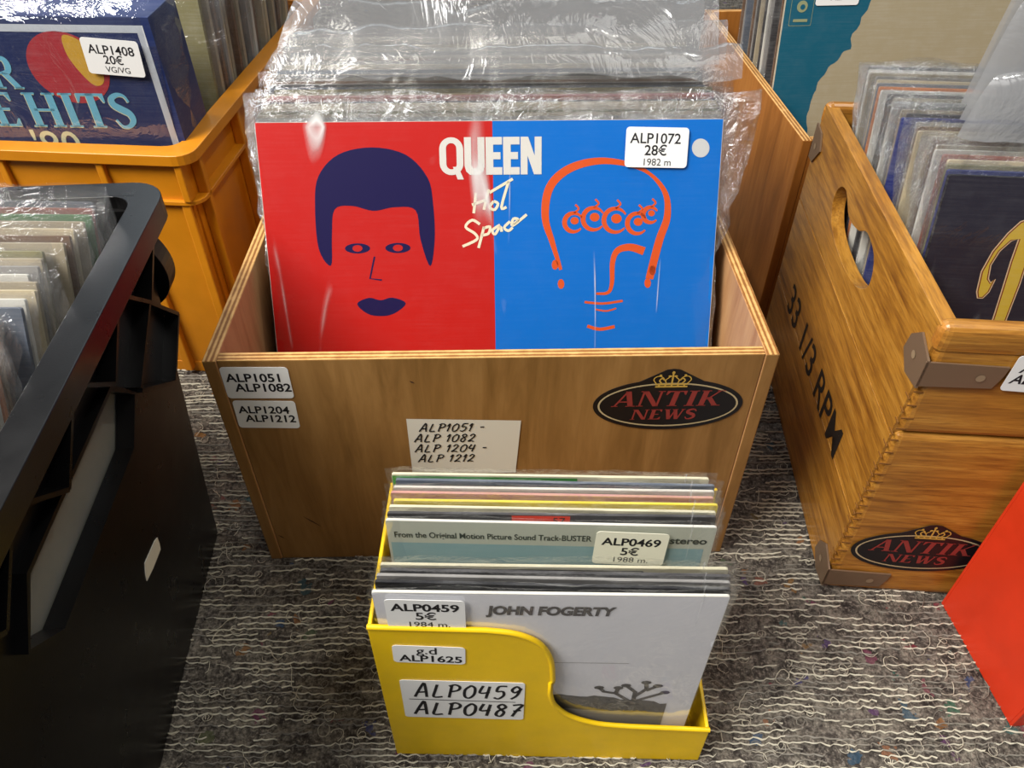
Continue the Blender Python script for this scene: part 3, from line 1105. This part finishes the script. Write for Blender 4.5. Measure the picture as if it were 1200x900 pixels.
def art_letter(mb):
    h = LPW / 2 - .0003
    mb.poly([(-h, .0003), (h, .0003), (h, MH - .0003), (-h, MH - .0003)], FRONT, .0001, card('dark_violet_print', '26222e', .4, .08))
    # blackletter m; letter units: photo crop 4.5x, placed by width
    def K(p):
        return (-.1575 + (p[0] - 190) * .000122 + (p[1] - 80) * .00003, MH - (p[1] - 76) * .000150)
    stem = [(640, 235), (600, 232), (550, 250), (495, 300), (430, 380), (385, 470), (372, 560), (380, 590), (410, 590), (440, 560), (465, 500), (440, 515), (430, 500), (435, 440), (470, 380), (520, 335), (550, 325),
            (525, 420), (500, 540), (470, 680), (440, 755), (400, 765), (385, 760), (400, 780), (430, 782), (415, 850), (400, 960), (480, 960), (500, 850), (545, 680), (590, 520), (630, 340), (690, 300), (740, 310),
            (735, 420), (690, 520), (660, 660), (625, 770), (640, 815), (700, 770), (730, 640), (760, 540), (800, 400), (805, 300), (780, 255), (730, 232), (690, 245), (645, 280)]
    P = [K(q) for q in stem]
    cx = sum(q[0] for q in P) / len(P)
    def off(pts, d):
        n = len(pts)
        a = sum(pts[i - 1][0] * pts[i][1] - pts[i][0] * pts[i - 1][1] for i in range(n))
        sg = 1 if a > 0 else -1
        out = []
        for i in range(n):
            p, c = pts[i - 1], pts[(i + 1) % n]
            dx, dy = c[0] - p[0], c[1] - p[1]
            l = math.hypot(dx, dy) or 1
            out.append((pts[i][0] + sg * dy / l * d, pts[i][1] - sg * dx / l * d))
        return out
    mb.poly(P, FRONT, .0002, OUT2)
    mb.poly(off(P, -.0007), FRONT, .0003, OUTL)
    mb.poly(off(P, -.0014), FRONT, .0004, GOLDM)


G3 = 'bagged records in the varnished plank crate'
RIGHT_BAGS = [bag_mesh(LPW, MH, LPT, 40 + k, .004 + .0015 * k, .006, .004 + .0022 * k, CRINK if k % 2 else CLEAR, None, 24, 18, 1.6) for k in range(5)]
pcx = -.0230
p = in_crate(PC, pcx, .027, .0075)
record('record_album', 'dark album with big gold blackletter initial at the front of the plank crate', 'record', G3, p, 14, -4.5, cover_mesh('black', LPW, MH, LPT, art_letter),
       bag_mesh(LPW, MH, LPT, 33, .008, .006, .012, CRINK, CLEARF, 30, 24, 1.2))
rr3 = []
for k, c in enumerate(['navy', 'olive', 'buff', 'rust', 'white', 'tan', 'brown', 'tan', 'buff', 'brown', 'grey', 'navy', 'charcoal', 'tan', 'grey', 'white', 'tan', 'charcoal', 'white', 'orange', 'slate', 'buff', 'grey', 'tan', 'white', 'charcoal']):
    j = rnd.uniform(-.003, .003) + (.004 if k < 11 else -.001)
    p = in_crate(PC, pcx + j, .027 + .0065 * (k + 1), .0075)
    rr3.append(record('record_album', f'{c} bagged sleeve in the plank crate, {ORD[k + 1]} behind the gold initial album', 'record', G3, p, 14 + .1 * k, -4.5, cov(c, LPW, MH), RIGHT_BAGS[rnd.randrange(5)]))
for j, (idx, ln, rise, dip, sk) in enumerate(((13, .030, .035, .008, -.2), (17, .045, .070, .010, -.2), (21, .06, .10, .01, -.2), (25, .085, .13, .012, -.2))):
    link('bag_flap', flap_mesh(LPW, MH + .002, 8 + j, ln, rise, dip, MILK2, skew=sk, x0=-.150 + .004 * j, x1=.17, inset=.035 + .02 * j), rr3[idx], (0, 0, 0), (radians(8), 0, 0))

# ------------------------------------------------------------------ singles files
def singles_file(name, label, loc, rz, mat, mirror=False, lip=.0025):
    """plastic file for singles with an S-curved front"""
    w, d, t, H = .193, .093, .0022, .158
    r = thing(name, label, 'record file', loc, (0, 0, radians(rz)))
    prof = [(0, .154), (.060, .153)] + smooth([(.060, .153), (.076, .150), (.088, .141), (.0945, .125), (.0965, .103)], 5)[1:] + [(.0965, .100), (.0955, .100)] + \
        smooth([(.0955, .086), (.0985, .072), (.108, .058), (.125, .0485), (.145, .0455)], 5) + [(w, .043)]
    if mirror:
        pass
    F = Matrix.Translation((-w / 2, t, 0)) @ FRONT
    m = MB()
    m.prism([(0, 0), (w, 0)] + prof[::-1], F, 0, t, mat)
    for i in range(len(prof) - 1):      # thickened lip along the curved edge
        a, b = prof[i], prof[i + 1]
        m.stroke([a, b], .0001, F, t, mat)
    obj('front_panel', m, r, bevel=.0006)
    m = MB()
    m.tube([(q[0] - w / 2, .0006, q[1]) for q in prof], .0016, mat, 8)
    obj('rim', m, r)
    m = MB()
    m.box(-w / 2, w / 2, d - t, d, 0, H, mat)
    obj('back_panel', m, r, bevel=.0006)
    for s in (-1, 1):
        m = MB()
        fr = frame((s * (w / 2) - (t if s > 0 else 0), 0, 0), (0, 1, 0), (0, 0, 1))     # n = +x
        if s < 0:
            pr = [(t, 0), (d - t, 0), (d - t, H), (t, .154)]
        else:
            pr = [(t, 0), (d - t, 0), (d - t, .060), (.06, .045), (t, .043)]
        m.prism(pr, fr, 0, t, mat)
        obj('side_panel', m, r, bevel=.0006)
    m = MB()
    m.box(-w / 2 + t, w / 2 - t, t, d - t, .0005, .0027, mat)
    obj('bottom_panel', m, r)
    return r


YF = singles_file('record_file', 'yellow plastic file of small records in front of the pale plywood crate', (.0225, .2065, 0), -1.2, YEL)
s = sticker_mesh([('g.d', .0098, -.001, .0040, .0001), ('ALP1625', .0092, .001, -.0042, .0002)], .0385, .0178)
on(YF, 'number_sticker', s, -.0665, .1285, -.0002, 2, 'small white sticker')
mb = MB()
mb.prism(rr(.070, .0455, .002), FRONT, 0, .00025, PAPER)
hand(mb, 'ALP0459', FRONT, .0152, INK, -.0275, .0035, .0004, .0017, .72, .12)
mb.stroke([(-.031, .0005), (.030, -.0002)], .0007, FRONT, .0004, INK)
hand(mb, 'ALP0487', FRONT, .0152, INK, -.029, -.0185, .0004, .0019, .75, .12)
obj('handwritten_label', mb, YF, loc=(-.0505, -.0002, .0770), rot=(0, radians(0.8), 0), label='white label with two handwritten numbers')

RF = singles_file('record_file', 'red plastic file standing against the varnished plank crate', (.4245, .2345, 0), 5.2, RED)

# singles in the yellow file
SW, SH, ST = .174, .180, .0016
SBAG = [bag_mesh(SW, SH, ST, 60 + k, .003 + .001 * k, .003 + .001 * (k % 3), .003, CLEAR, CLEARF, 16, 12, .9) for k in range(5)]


def art_desert(mb):
    h = SW / 2 - .0003
    mb.poly([(-h, .0003), (h, .0003), (h, SH - .0003), (-h, SH - .0003)], FRONT, .0001, card('pale_print', 'e8e8ec', .5, .03))
    dk = card('dark_grey_print', '4a4a4c', .5, .3)
    q = random.Random(4)
    top = [(-.03 + .102 * k / 26, .074 + .003 * q.random() - .012 * (k / 26) ** 2) for k in range(27)]
    low = [(-.03 + .102 * k / 26, .056 + .0025 * q.random() - .006 * (k / 26)) for k in range(27)]
    mb.poly(low + top[::-1], FRONT, .0003, dk)
    mb.poly([(-.03, .02), (.072, .02)] + [(p_[0], p_[1] + .001) for p_ in low[::-1]], FRONT, .00025, card('mid_grey_print', '8b8a88', .5, .3))
    for br in ([(.052, .060), (.052, .078), (.046, .086)], [(.052, .072), (.058, .082), (.057, .090)], [(.050, .066), (.041, .076), (.034, .078), (.031, .083)], [(.052, .066), (.062, .073), (.069, .078)], [(.041, .076), (.042, .083)], [(.058, .080), (.064, .086)]):
        mb.stroke(br, .0026, FRONT, .00035, dk)
        mb.poly(ell(.0030, .0022, br[-1][0], br[-1][1], 8), FRONT, .00035, dk)
    mb.stroke([(-.03, .112), (.045, .112)], .0004, FRONT, .0003, card('mid_grey_print', '8b8a88'))
    mb.text('JOHN FOGERTY', FRONT, .0108, plain('grey_letter', '4b494c', .5), .0005, .165, .0004, .00055, .12, .80)


def art_film(mb):
    h = SW / 2 - .0003
    mb.poly([(-h, .0003), (h, .0003), (h, SH - .0003), (-h, SH - .0003)], FRONT, .0001, card('pale_green_grey_print', 'b9bcae', .5, .05))
    mb.poly([(-h + .001, .01), (h - .004, .01), (h - .004, .162), (-h + .001, .162)], FRONT, .0002, card('sea_blue_print', '86a6ab', .5, .25))
    mb.text('From the Original Motion Picture Sound Track-BUSTER', FRONT, .0066, plain('dark_green_letter', '27302c', .5), -.0835, .1685, .0003, .0001, 0, .70, 'LEFT')
    mb.text('stereo', FRONT, .0076, plain('dark_green_letter', '27302c', .5), .0835, .1685, .0003, .0002, 0, 1.0, 'RIGHT')
    dk = card('dark_grey_print', '4a4a4c', .5, .3)
    for x in (-.055, -.03, 0.0, .02):
        mb.box(x, x + .018, -.0003, 0, .136, .140, dk)


def art_strip(mb):
    h = SW / 2 - .0003
    mb.poly([(-h, .0003), (h, .0003), (h, SH - .0003), (-h, SH - .0003)], FRONT, .0001, mat_card('cream'))
    mb.poly([rr(.13, .02, .001, -.02, .168), rr(.1285, .0185, .001, -.02, .168)], FRONT, .0002, mat_card('charcoal'))
    for k in range(14):
        mb.poly(hb(-.082 + .0088 * k, -.076 + .0088 * k, .1725, .003), FRONT, .0002, mat_card('rust' if k % 6 < 4 and k < 9 else 'charcoal'))


def art_tag(mb):
    h = SW / 2 - .0003
    mb.poly([(-h, .0003), (h, .0003), (h, SH - .0003), (-h, SH - .0003)], FRONT, .0001, mat_card('charcoal'))
    r_ = plain('bright_red_print', 'e2452f', .5)
    mb.poly(hb(-.021, .010, .16, SH - .1605), FRONT, .0002, r_)
    mb.poly(hb(-.014, -.004, .17, .005), FRONT, .0003, INK)
    mb.text('57', FRONT, .007, INK, .004, .1755, .0003)


def art_green(mb):
    h = SW / 2 - .0003
    mb.poly([(-h, .0003), (h, .0003), (h, SH - .0003), (-h, SH - .0003)], FRONT, .0001, mat_card('cream'))
    mb.poly(hb(-h, .015, .15, SH - .151), FRONT, .0002, card('leaf_green_print', '3f9a3a', .5, .1))


G4 = 'small records in the yellow file'
spec = [
    (.0058, 'white', art_desert, 'single with pale desert photo cover at the front of the yellow file', 0),
    (.0102, 'black', None, 'dark single sleeve just behind the desert photo single', 0),
    (.0137, 'grey', None, 'grey single sleeve, second behind the desert photo single', 0),
    (.0175, 'charcoal', None, 'charcoal single sleeve, third behind the desert photo single', 0),
    (.0215, 'cream', art_strip, 'cream single with a dashed strip along its top edge in the yellow file', 0),
    (.0465, 'white', art_film, 'single with sea blue cover and small green heading in the yellow file', 0),
    (.0520, 'charcoal', art_tag, 'charcoal single with red tag just behind the sea blue single', 0),
    (.0560, 'cream', None, 'cream single sleeve between the red-tagged and the yellow single', 0),
    (.0605, 'yellow', None, 'bright yellow single sleeve near the back of the yellow file', 0),
    (.0648, 'pink', None, 'pinkish single sleeve just behind the bright yellow single', 0),
    (.0690, 'white', None, 'whitish single sleeve between the pinkish and the green-topped single', 0),
    (.0735, 'slate', None, 'slate single sleeve just in front of the green-topped single', 0),
    (.0775, 'cream', art_green, 'single with green and cream top edge, rearmost in the yellow file', 0)]
rs = random.Random(8)
for k, (y, c, art, lab, ln) in enumerate(spec):
    p = in_crate(YF, -.002 + (rs.uniform(-.0015, .0015) if k else -.002), y - (.007 + .0008 * (k - 5) if k > 4 else 0), .0032 + max(0, k - 5) * .0005 + rs.uniform(0, .0015))
    lean_ = -1.0 if k < 5 else 1.0 + .15 * k
    r = record('single_record', lab, 'record', G4, p, lean_, -1.2 + rs.uniform(-.4, .4), cover_mesh(c, SW, SH, ST, art), SBAG[k % 5])
    if k == 0:
        link('price_sticker', sticker_mesh([('ALP0459', .0092, 0, .0065, .00025), ('5€', .0095, 0, -.0015, .00015), ('1984 m.', .0068, .001, -.0092, 0)], .0395, .0275), r, (-.0615, -.0018, .1630), (0, radians(1), 0), label='white price sticker')
    if k == 5:
        link('price_sticker', sticker_mesh([('ALP0469', .0085, 0, .0055, .0002), ('5€', .0088, 0, -.0025, .00015), ('1988 m.', .0062, .001, -.0095, 0)], .0385, .0275, plain('cream_label_paper', 'e4e2cd', .5)), r, (.043, -.0022, .1635), (0, radians(2), 0), label='cream price sticker')

# ------------------------------------------------------------------ orange crate
def orange_crate():
    w, d, h = .60, .40, .2355
    r = thing('plastic_crate', 'orange plastic crate with ribbed sides behind the black crate', 'crate', (-.252 - w / 2 + .004, .5855, 0), (0, 0, radians(-4.5)))
    tp = .006
    ins = .012
    # walls
    m = MB()
    m.hexa([(-w / 2 + ins + .006, ins, .0), (w / 2 - ins - .006, ins, .0), (w / 2 - ins - .006, ins + tp, 0), (-w / 2 + ins + .006, ins + tp, 0),
            (-w / 2 + ins, ins - .006, h - .004), (w / 2 - ins, ins - .006, h - .004), (w / 2 - ins, ins + tp - .006, h - .004), (-w / 2 + ins, ins + tp - .006, h - .004)], ORG)
    m.text('DRYCKER', FRONT @ Matrix.Translation((0, 0, 0)), .0125, ORG, .085, .2165, -.0055, .0004, 0, 1.25)
    obj('front_wall', m, r)
    m = MB()
    m.box(-w / 2 + ins, w / 2 - ins, d - ins - tp, d - ins, 0, h - .004, ORG)
    obj('back_wall', m, r)
    for s_ in (-1, 1):
        m = MB()
        x0, x1 = sorted((s_ * (w / 2 - ins), s_ * (w / 2 - ins - tp)))
        m.box(x0, x1, ins, d - ins, 0, h - .004, ORG)
        obj('side_wall', m, r)
    m = MB()
    m.prism([rr(w, d, .016, 0, d / 2), rr(w - .034, d - .034, .012, 0, d / 2)], Matrix.Translation((0, 0, h - .009)), 0, .009, ORG)
    obj('rim', m, r, bevel=.0025, segs=3)
    m = MB()
    m.box(-w / 2 + ins + tp, w / 2 - ins - tp, ins + tp, d - ins - tp, .002, .007, ORG)
    obj('bottom_panel', m, r)
    m = MB()       # ledge below the frieze
    m.prism([rr(w - .006, d - .006, .014, 0, d / 2), rr(w - .034, d - .034, .01, 0, d / 2)], Matrix.Translation((0, 0, .1905)), 0, .0035, ORG)
    obj('ledge', m, r, bevel=.001)
    m = MB()       # foot flange
    m.prism([rr(w - .022, d - .022, .012, 0, d / 2), rr(w - .046, d - .046, .008, 0, d / 2)], Matrix.Translation((0, 0, .001)), 0, .012, ORG)
    obj('foot_flange', m, r, bevel=.001)
    for x in (-.26, -.16, -.06, .04, .1400, .222, .286):       # short ribs of the frieze
        m = MB()
        m.box(x - .003, x + .003, .002, ins, .194, h - .008, ORG)
        obj('rib', m, r, bevel=.001)
    for x in (-.24, -.08, .08, .2320, .282):                    # tall ribs
        m = MB()
        m.box(x - .004, x + .004, .0045, ins + .004, .006, .191, ORG)
        obj('rib', m, r, bevel=.0012)
    for y in (.02, .11, .20, .29):
        m = MB()
        m.box(w / 2 - ins, w / 2 - .003, y, y + .006, .006, h - .008, ORG)
        obj('rib', m, r, bevel=.0012)
    return r


OC = orange_crate()
BOXN = card('navy_box_print', '23305e', .4, .15)
CYAN = card('cyan_print', '74bcd4', .45, .15)
G5 = 'records in the orange crate'


def art_hits(mb):
    w, h = .322, .322
    hw = w / 2
    def fr_(d):
        return [(-hw + d, d), (hw - d, d), (hw - d, h - d), (-hw + d, h - d)]
    mb.poly([fr_(.0055), fr_(.0108)], FRONT, .0002, card('pale_border_print', 'c9ccd0', .5, .1))
    mb.poly(ell(.030, .027, .089, .285, 40), FRONT, .0002, card('ball_red_print', 'b5343c', .45, .2))
    mb.poly(smooth([(.094, .309), (.106, .305), (.114, .292), (.113, .276), (.105, .272), (.098, .280), (.092, .295)], 5, True), FRONT, .0003, card('ball_yellow_print', 'd9a83a', .45, .2))
    cr = card('pale_yellow_print', 'd9d9b0', .5, .1)
    for dx, dy, mm, L in ((-.0006, -.0006, cr, .0003), (0, 0, CYAN, .0004)):
        serif(mb, 'R', FRONT, .024, mm, .0255 + dx, .269 + dy, L, 1.0)
        serif(mb, 'HITS', FRONT, .0275, mm, .0435 + dx, .2385 + dy, L, .98)
        serif(mb, 'E', FRONT, .0275, mm, .0155 + dx, .2385 + dy, L, .98)
    mb.text("'80", FRONT, .034, cr, .056, .2215, .0004, .0002)


mb = MB()
mb.prism(rr(.322, .322, .001, 0, .161, 2), FRONT, -.052, 0, BOXN)
art_hits(mb)
p = in_crate(OC, .1310 - .006, .024, .0075)
BS = thing('boxed_record_set', 'navy boxed record set with red ball and pale lettering in the orange crate', 'record box', p, (radians(1.0), 0, radians(-2.0)), G5)
obj('box', mb, BS)
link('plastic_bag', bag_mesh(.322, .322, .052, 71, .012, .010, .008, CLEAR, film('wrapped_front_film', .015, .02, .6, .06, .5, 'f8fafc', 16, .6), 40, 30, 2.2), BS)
link('price_sticker', sticker_mesh([('ALP1408', .0092, 0, .005, .0001), ('20€', .0088, 0, -.0022, .0001), ('VG/VG', .0062, .0015, -.0093, 0)], .042, .0265), BS, (.1275, -.0030, .2945), (0, radians(4), 0), label='white price sticker')
for k, c in enumerate(['olive', 'tan', 'brown', 'grey', 'buff', 'tan', 'brown', 'tan', 'charcoal', 'grey', 'tan', 'white', 'brown', 'tan', 'buff', 'charcoal', 'tan', 'grey', 'brown', 'tan', 'buff', 'grey']):
    p = in_crate(OC, .1215 + rnd.uniform(-.003, .003), .082 + .009 * k, .0075)
    record('record_album', f'{c} record sleeve in the orange crate, {ORD[k + 1]} behind the navy boxed set', 'record', G5, p, 8 + .35 * k, -3, cov(c, LPW, LPH, .0055), LP_BAGS[rnd.randrange(7)])

# ------------------------------------------------------------------ black crate
def black_crate():
    w, d, h = .40, .44, .2825
    r = thing('plastic_crate', 'glossy black plastic crate of records standing before the orange crate', 'crate', (-.2100, .436, 0), (0, 0, radians(4.3)))
    # local: right outer rim edge at x = 0, back outer rim edge at y = 0 (crate runs to -y)
    m = MB()
    m.prism([rr(w, d, .022, -w / 2, -d / 2, 7), rr(w - .034, d - .034, .014, -w / 2, -d / 2, 7)], Matrix.Translation((0, 0, h - .010)), 0, .010, BLK)
    m.prism([rr(w, d, .022, -w / 2, -d / 2, 7), rr(w - .006, d - .006, .020, -w / 2, -d / 2, 7)], Matrix.Translation((0, 0, h - .0145)), 0, .0055, BLK)
    obj('rim', m, r, bevel=.0016, segs=3)
    tx, bx_ = -.017, -.014       # wall inset at top, extra inset at bottom
    t = .004
    # right wall with a long hexagonal hand slot: frame u = -y (towards viewer), v = up the tilted wall
    vdir = Vector((-bx_, 0, h - .01)).normalized()
    fr = frame((tx + bx_, 0, 0), (0, 1, 0), vdir)
    # n = u x v = y x z-ish = +x
    L = (h - .008)
    slot = [(-.110, .208), (-.132, .231), (-.246, .231), (-.268, .208), (-.246, .187), (-.132, .187)]
    m = MB()
    m.prism([[(-.052, 0), (-d + .028, 0), (-d + .018, L), (-.018, L)], slot], fr, -t, 0, BLK)
    obj('side_wall', m, r)
    m = MB()
    cx_, cy_ = -.189, .2085
    m.prism([[(cx_ + (a - cx_) * 1.03, cy_ + (b - cy_) * 1.12) for a, b in slot], slot], fr, 0, .006, BLK)
    obj('handle_rim', m, r)
    m = MB()
    m.prism([(-.100, .18), (-.28, .18), (-.28, .238), (-.100, .238)], fr, -t - .004, -t - .001, GREY)
    obj('handle_recess', m, r, label='grey insert behind the hand slot')
    # bracing ribs between rim and slot
    a = 0
    pts = [(-.024, .268), (-.060, .236), (-.096, .268), (-.132, .236), (-.168, .268), (-.204, .236), (-.240, .268), (-.276, .236), (-.312, .268), (-.348, .236), (-.384, .268)]
    for i in range(len(pts) - 1):
        m = MB()
        (u0, v0), (u1, v1) = pts[i], pts[i + 1]
        dx, dy = u1 - u0, v1 - v0
        l = math.hypot(dx, dy)
        ox, oy = -dy / l * .0012, dx / l * .0012
        m.prism([(u0 + ox, v0 + oy), (u0 - ox, v0 - oy), (u1 - ox, v1 - oy), (u1 + ox, v1 + oy)], fr, 0, .010, BLK)
        obj('brace', m, r)
    for (u0, v0), (u1, v1) in (((-.060, .236), (-.024, .20)), ((-.060, .236), (-.106, .209)), ((-.024, .20), (-.06, .172)), ((-.106, .207), (-.06, .172))):
        m = MB()
        dx, dy = u1 - u0, v1 - v0
        l = math.hypot(dx, dy)
        ox, oy = -dy / l * .0012, dx / l * .0012
        m.prism([(u0 + ox, v0 + oy), (u0 - ox, v0 - oy), (u1 - ox, v1 - oy), (u1 + ox, v1 + oy)], fr, 0, .009, BLK)
        obj('brace', m, r)
    # stacking lug on the back corner
    m = MB()
    lug = smooth([(-.018, .262), (-.004, .258), (.008, .244), (.012, .226), (.006, .210), (-.010, .200), (-.020, .204)], 5)
    m.prism(lug + [(-.030, .21), (-.030, .262)], frame((-.024, -.010, 0), (1, 0, 0), (0, 0, 1)), -.006, .010, BLK)
    obj('stacking_lug', m, r, bevel=.0012)
    m = MB()
    m.prism([(-.02, .2), (.0, .196), (.004, .178), (-.008, .160), (-.024, .150)], frame((-.026, -.014, 0), (1, 0, 0), (0, 0, 1)), -.005, .010, BLK)
    obj('stacking_lug', m, r, bevel=.0012)
    # other walls
    m = MB()
    m.hexa([(-w + .044, -.052 - t, 0), (-.031, -.052 - t, 0), (-.031, -.052, 0), (-w + .044, -.052, 0),
            (-w + .017, -.017 - t, L), (-.017, -.017 - t, L), (-.017, -.017, L), (-w + .017, -.017, L)], BLK)
    obj('back_wall', m, r)
    m = MB()
    m.hexa([(-w + .044, -d + .028, 0), (-.031, -d + .028, 0), (-.031, -d + .028 + t, 0), (-w + .044, -d + .028 + t, 0),
            (-w + .017, -d + .017, L), (-.017, -d + .017, L), (-.017, -d + .017 + t, L), (-w + .017, -d + .017 + t, L)], BLK)
    obj('front_wall', m, r)
    m = MB()
    m.hexa([(-w + .044, -d + .03, 0), (-w + .044 + t, -d + .03, 0), (-w + .044 + t, -.052, 0), (-w + .044, -.052, 0),
            (-w + .017, -d + .017, L), (-w + .017 + t, -d + .017, L), (-w + .017 + t, -.017, L), (-w + .017, -.017, L)], BLK)
    obj('side_wall', m, r)
    m = MB()
    m.box(-w + .052, -.040, -d + .036, -.060, .001, .005, BLK)
    obj('bottom_panel', m, r)
    m = MB()
    m.prism([(.0141, .0029), (.0100, .0050), (-.0092, .0089), (-.0135, .0030), (-.0149, -.0018), (-.004, -.0048), (.0123, -.0072), (.0138, -.002)], fr @ Matrix.Translation((-.150, .105, .0)), 0, .0004, PAPER2)
    obj('torn_label', m, r, label='torn scrap of white label')
    return r


BC = black_crate()
G6 = 'bagged records in the black crate'
rb = random.Random(21)
BBAGS = [bag_mesh(.29, LPH, LPT, 90 + k, .004 + .002 * k, .004 + .002 * k, .006, CLEAR, None, 22, 18, 1.6) for k in range(5)]
order = ['slate', 'rust', 'green', 'tan', 'buff', 'brown', 'tan', 'olive', 'tan', 'grey', 'white', 'tan', 'buff', 'white', 'slate', 'tan', 'white', 'buff', 'orange', 'orange', 'white', 'tan', 'grey', 'olive', 'brown', 'buff', 'pink', 'tan', 'rust', 'tan', 'brown', 'tan', 'charcoal', 'buff']
for k, c in enumerate(order):
    step = (0, -.003, -.022, -.012, -.026, -.01, -.018)[(k // 4 + (k % 4 == 3)) % 7] if k > 2 else 0
    p = in_crate(BC, -.1900 + step * .55 + rb.uniform(-.003, .002), -.152 - .0073 * k, .0055)
    where = 'rearmost' if k == 0 else ORD[k + 1] + ' from the rear'
    record('record_album', f'{c} bagged record sleeve in the black crate, {where}', 'record', G6, p, 21 + .1 * k, 4.3, cov(c, .29, LPH), BBAGS[rb.randrange(5)], roll=3.2)
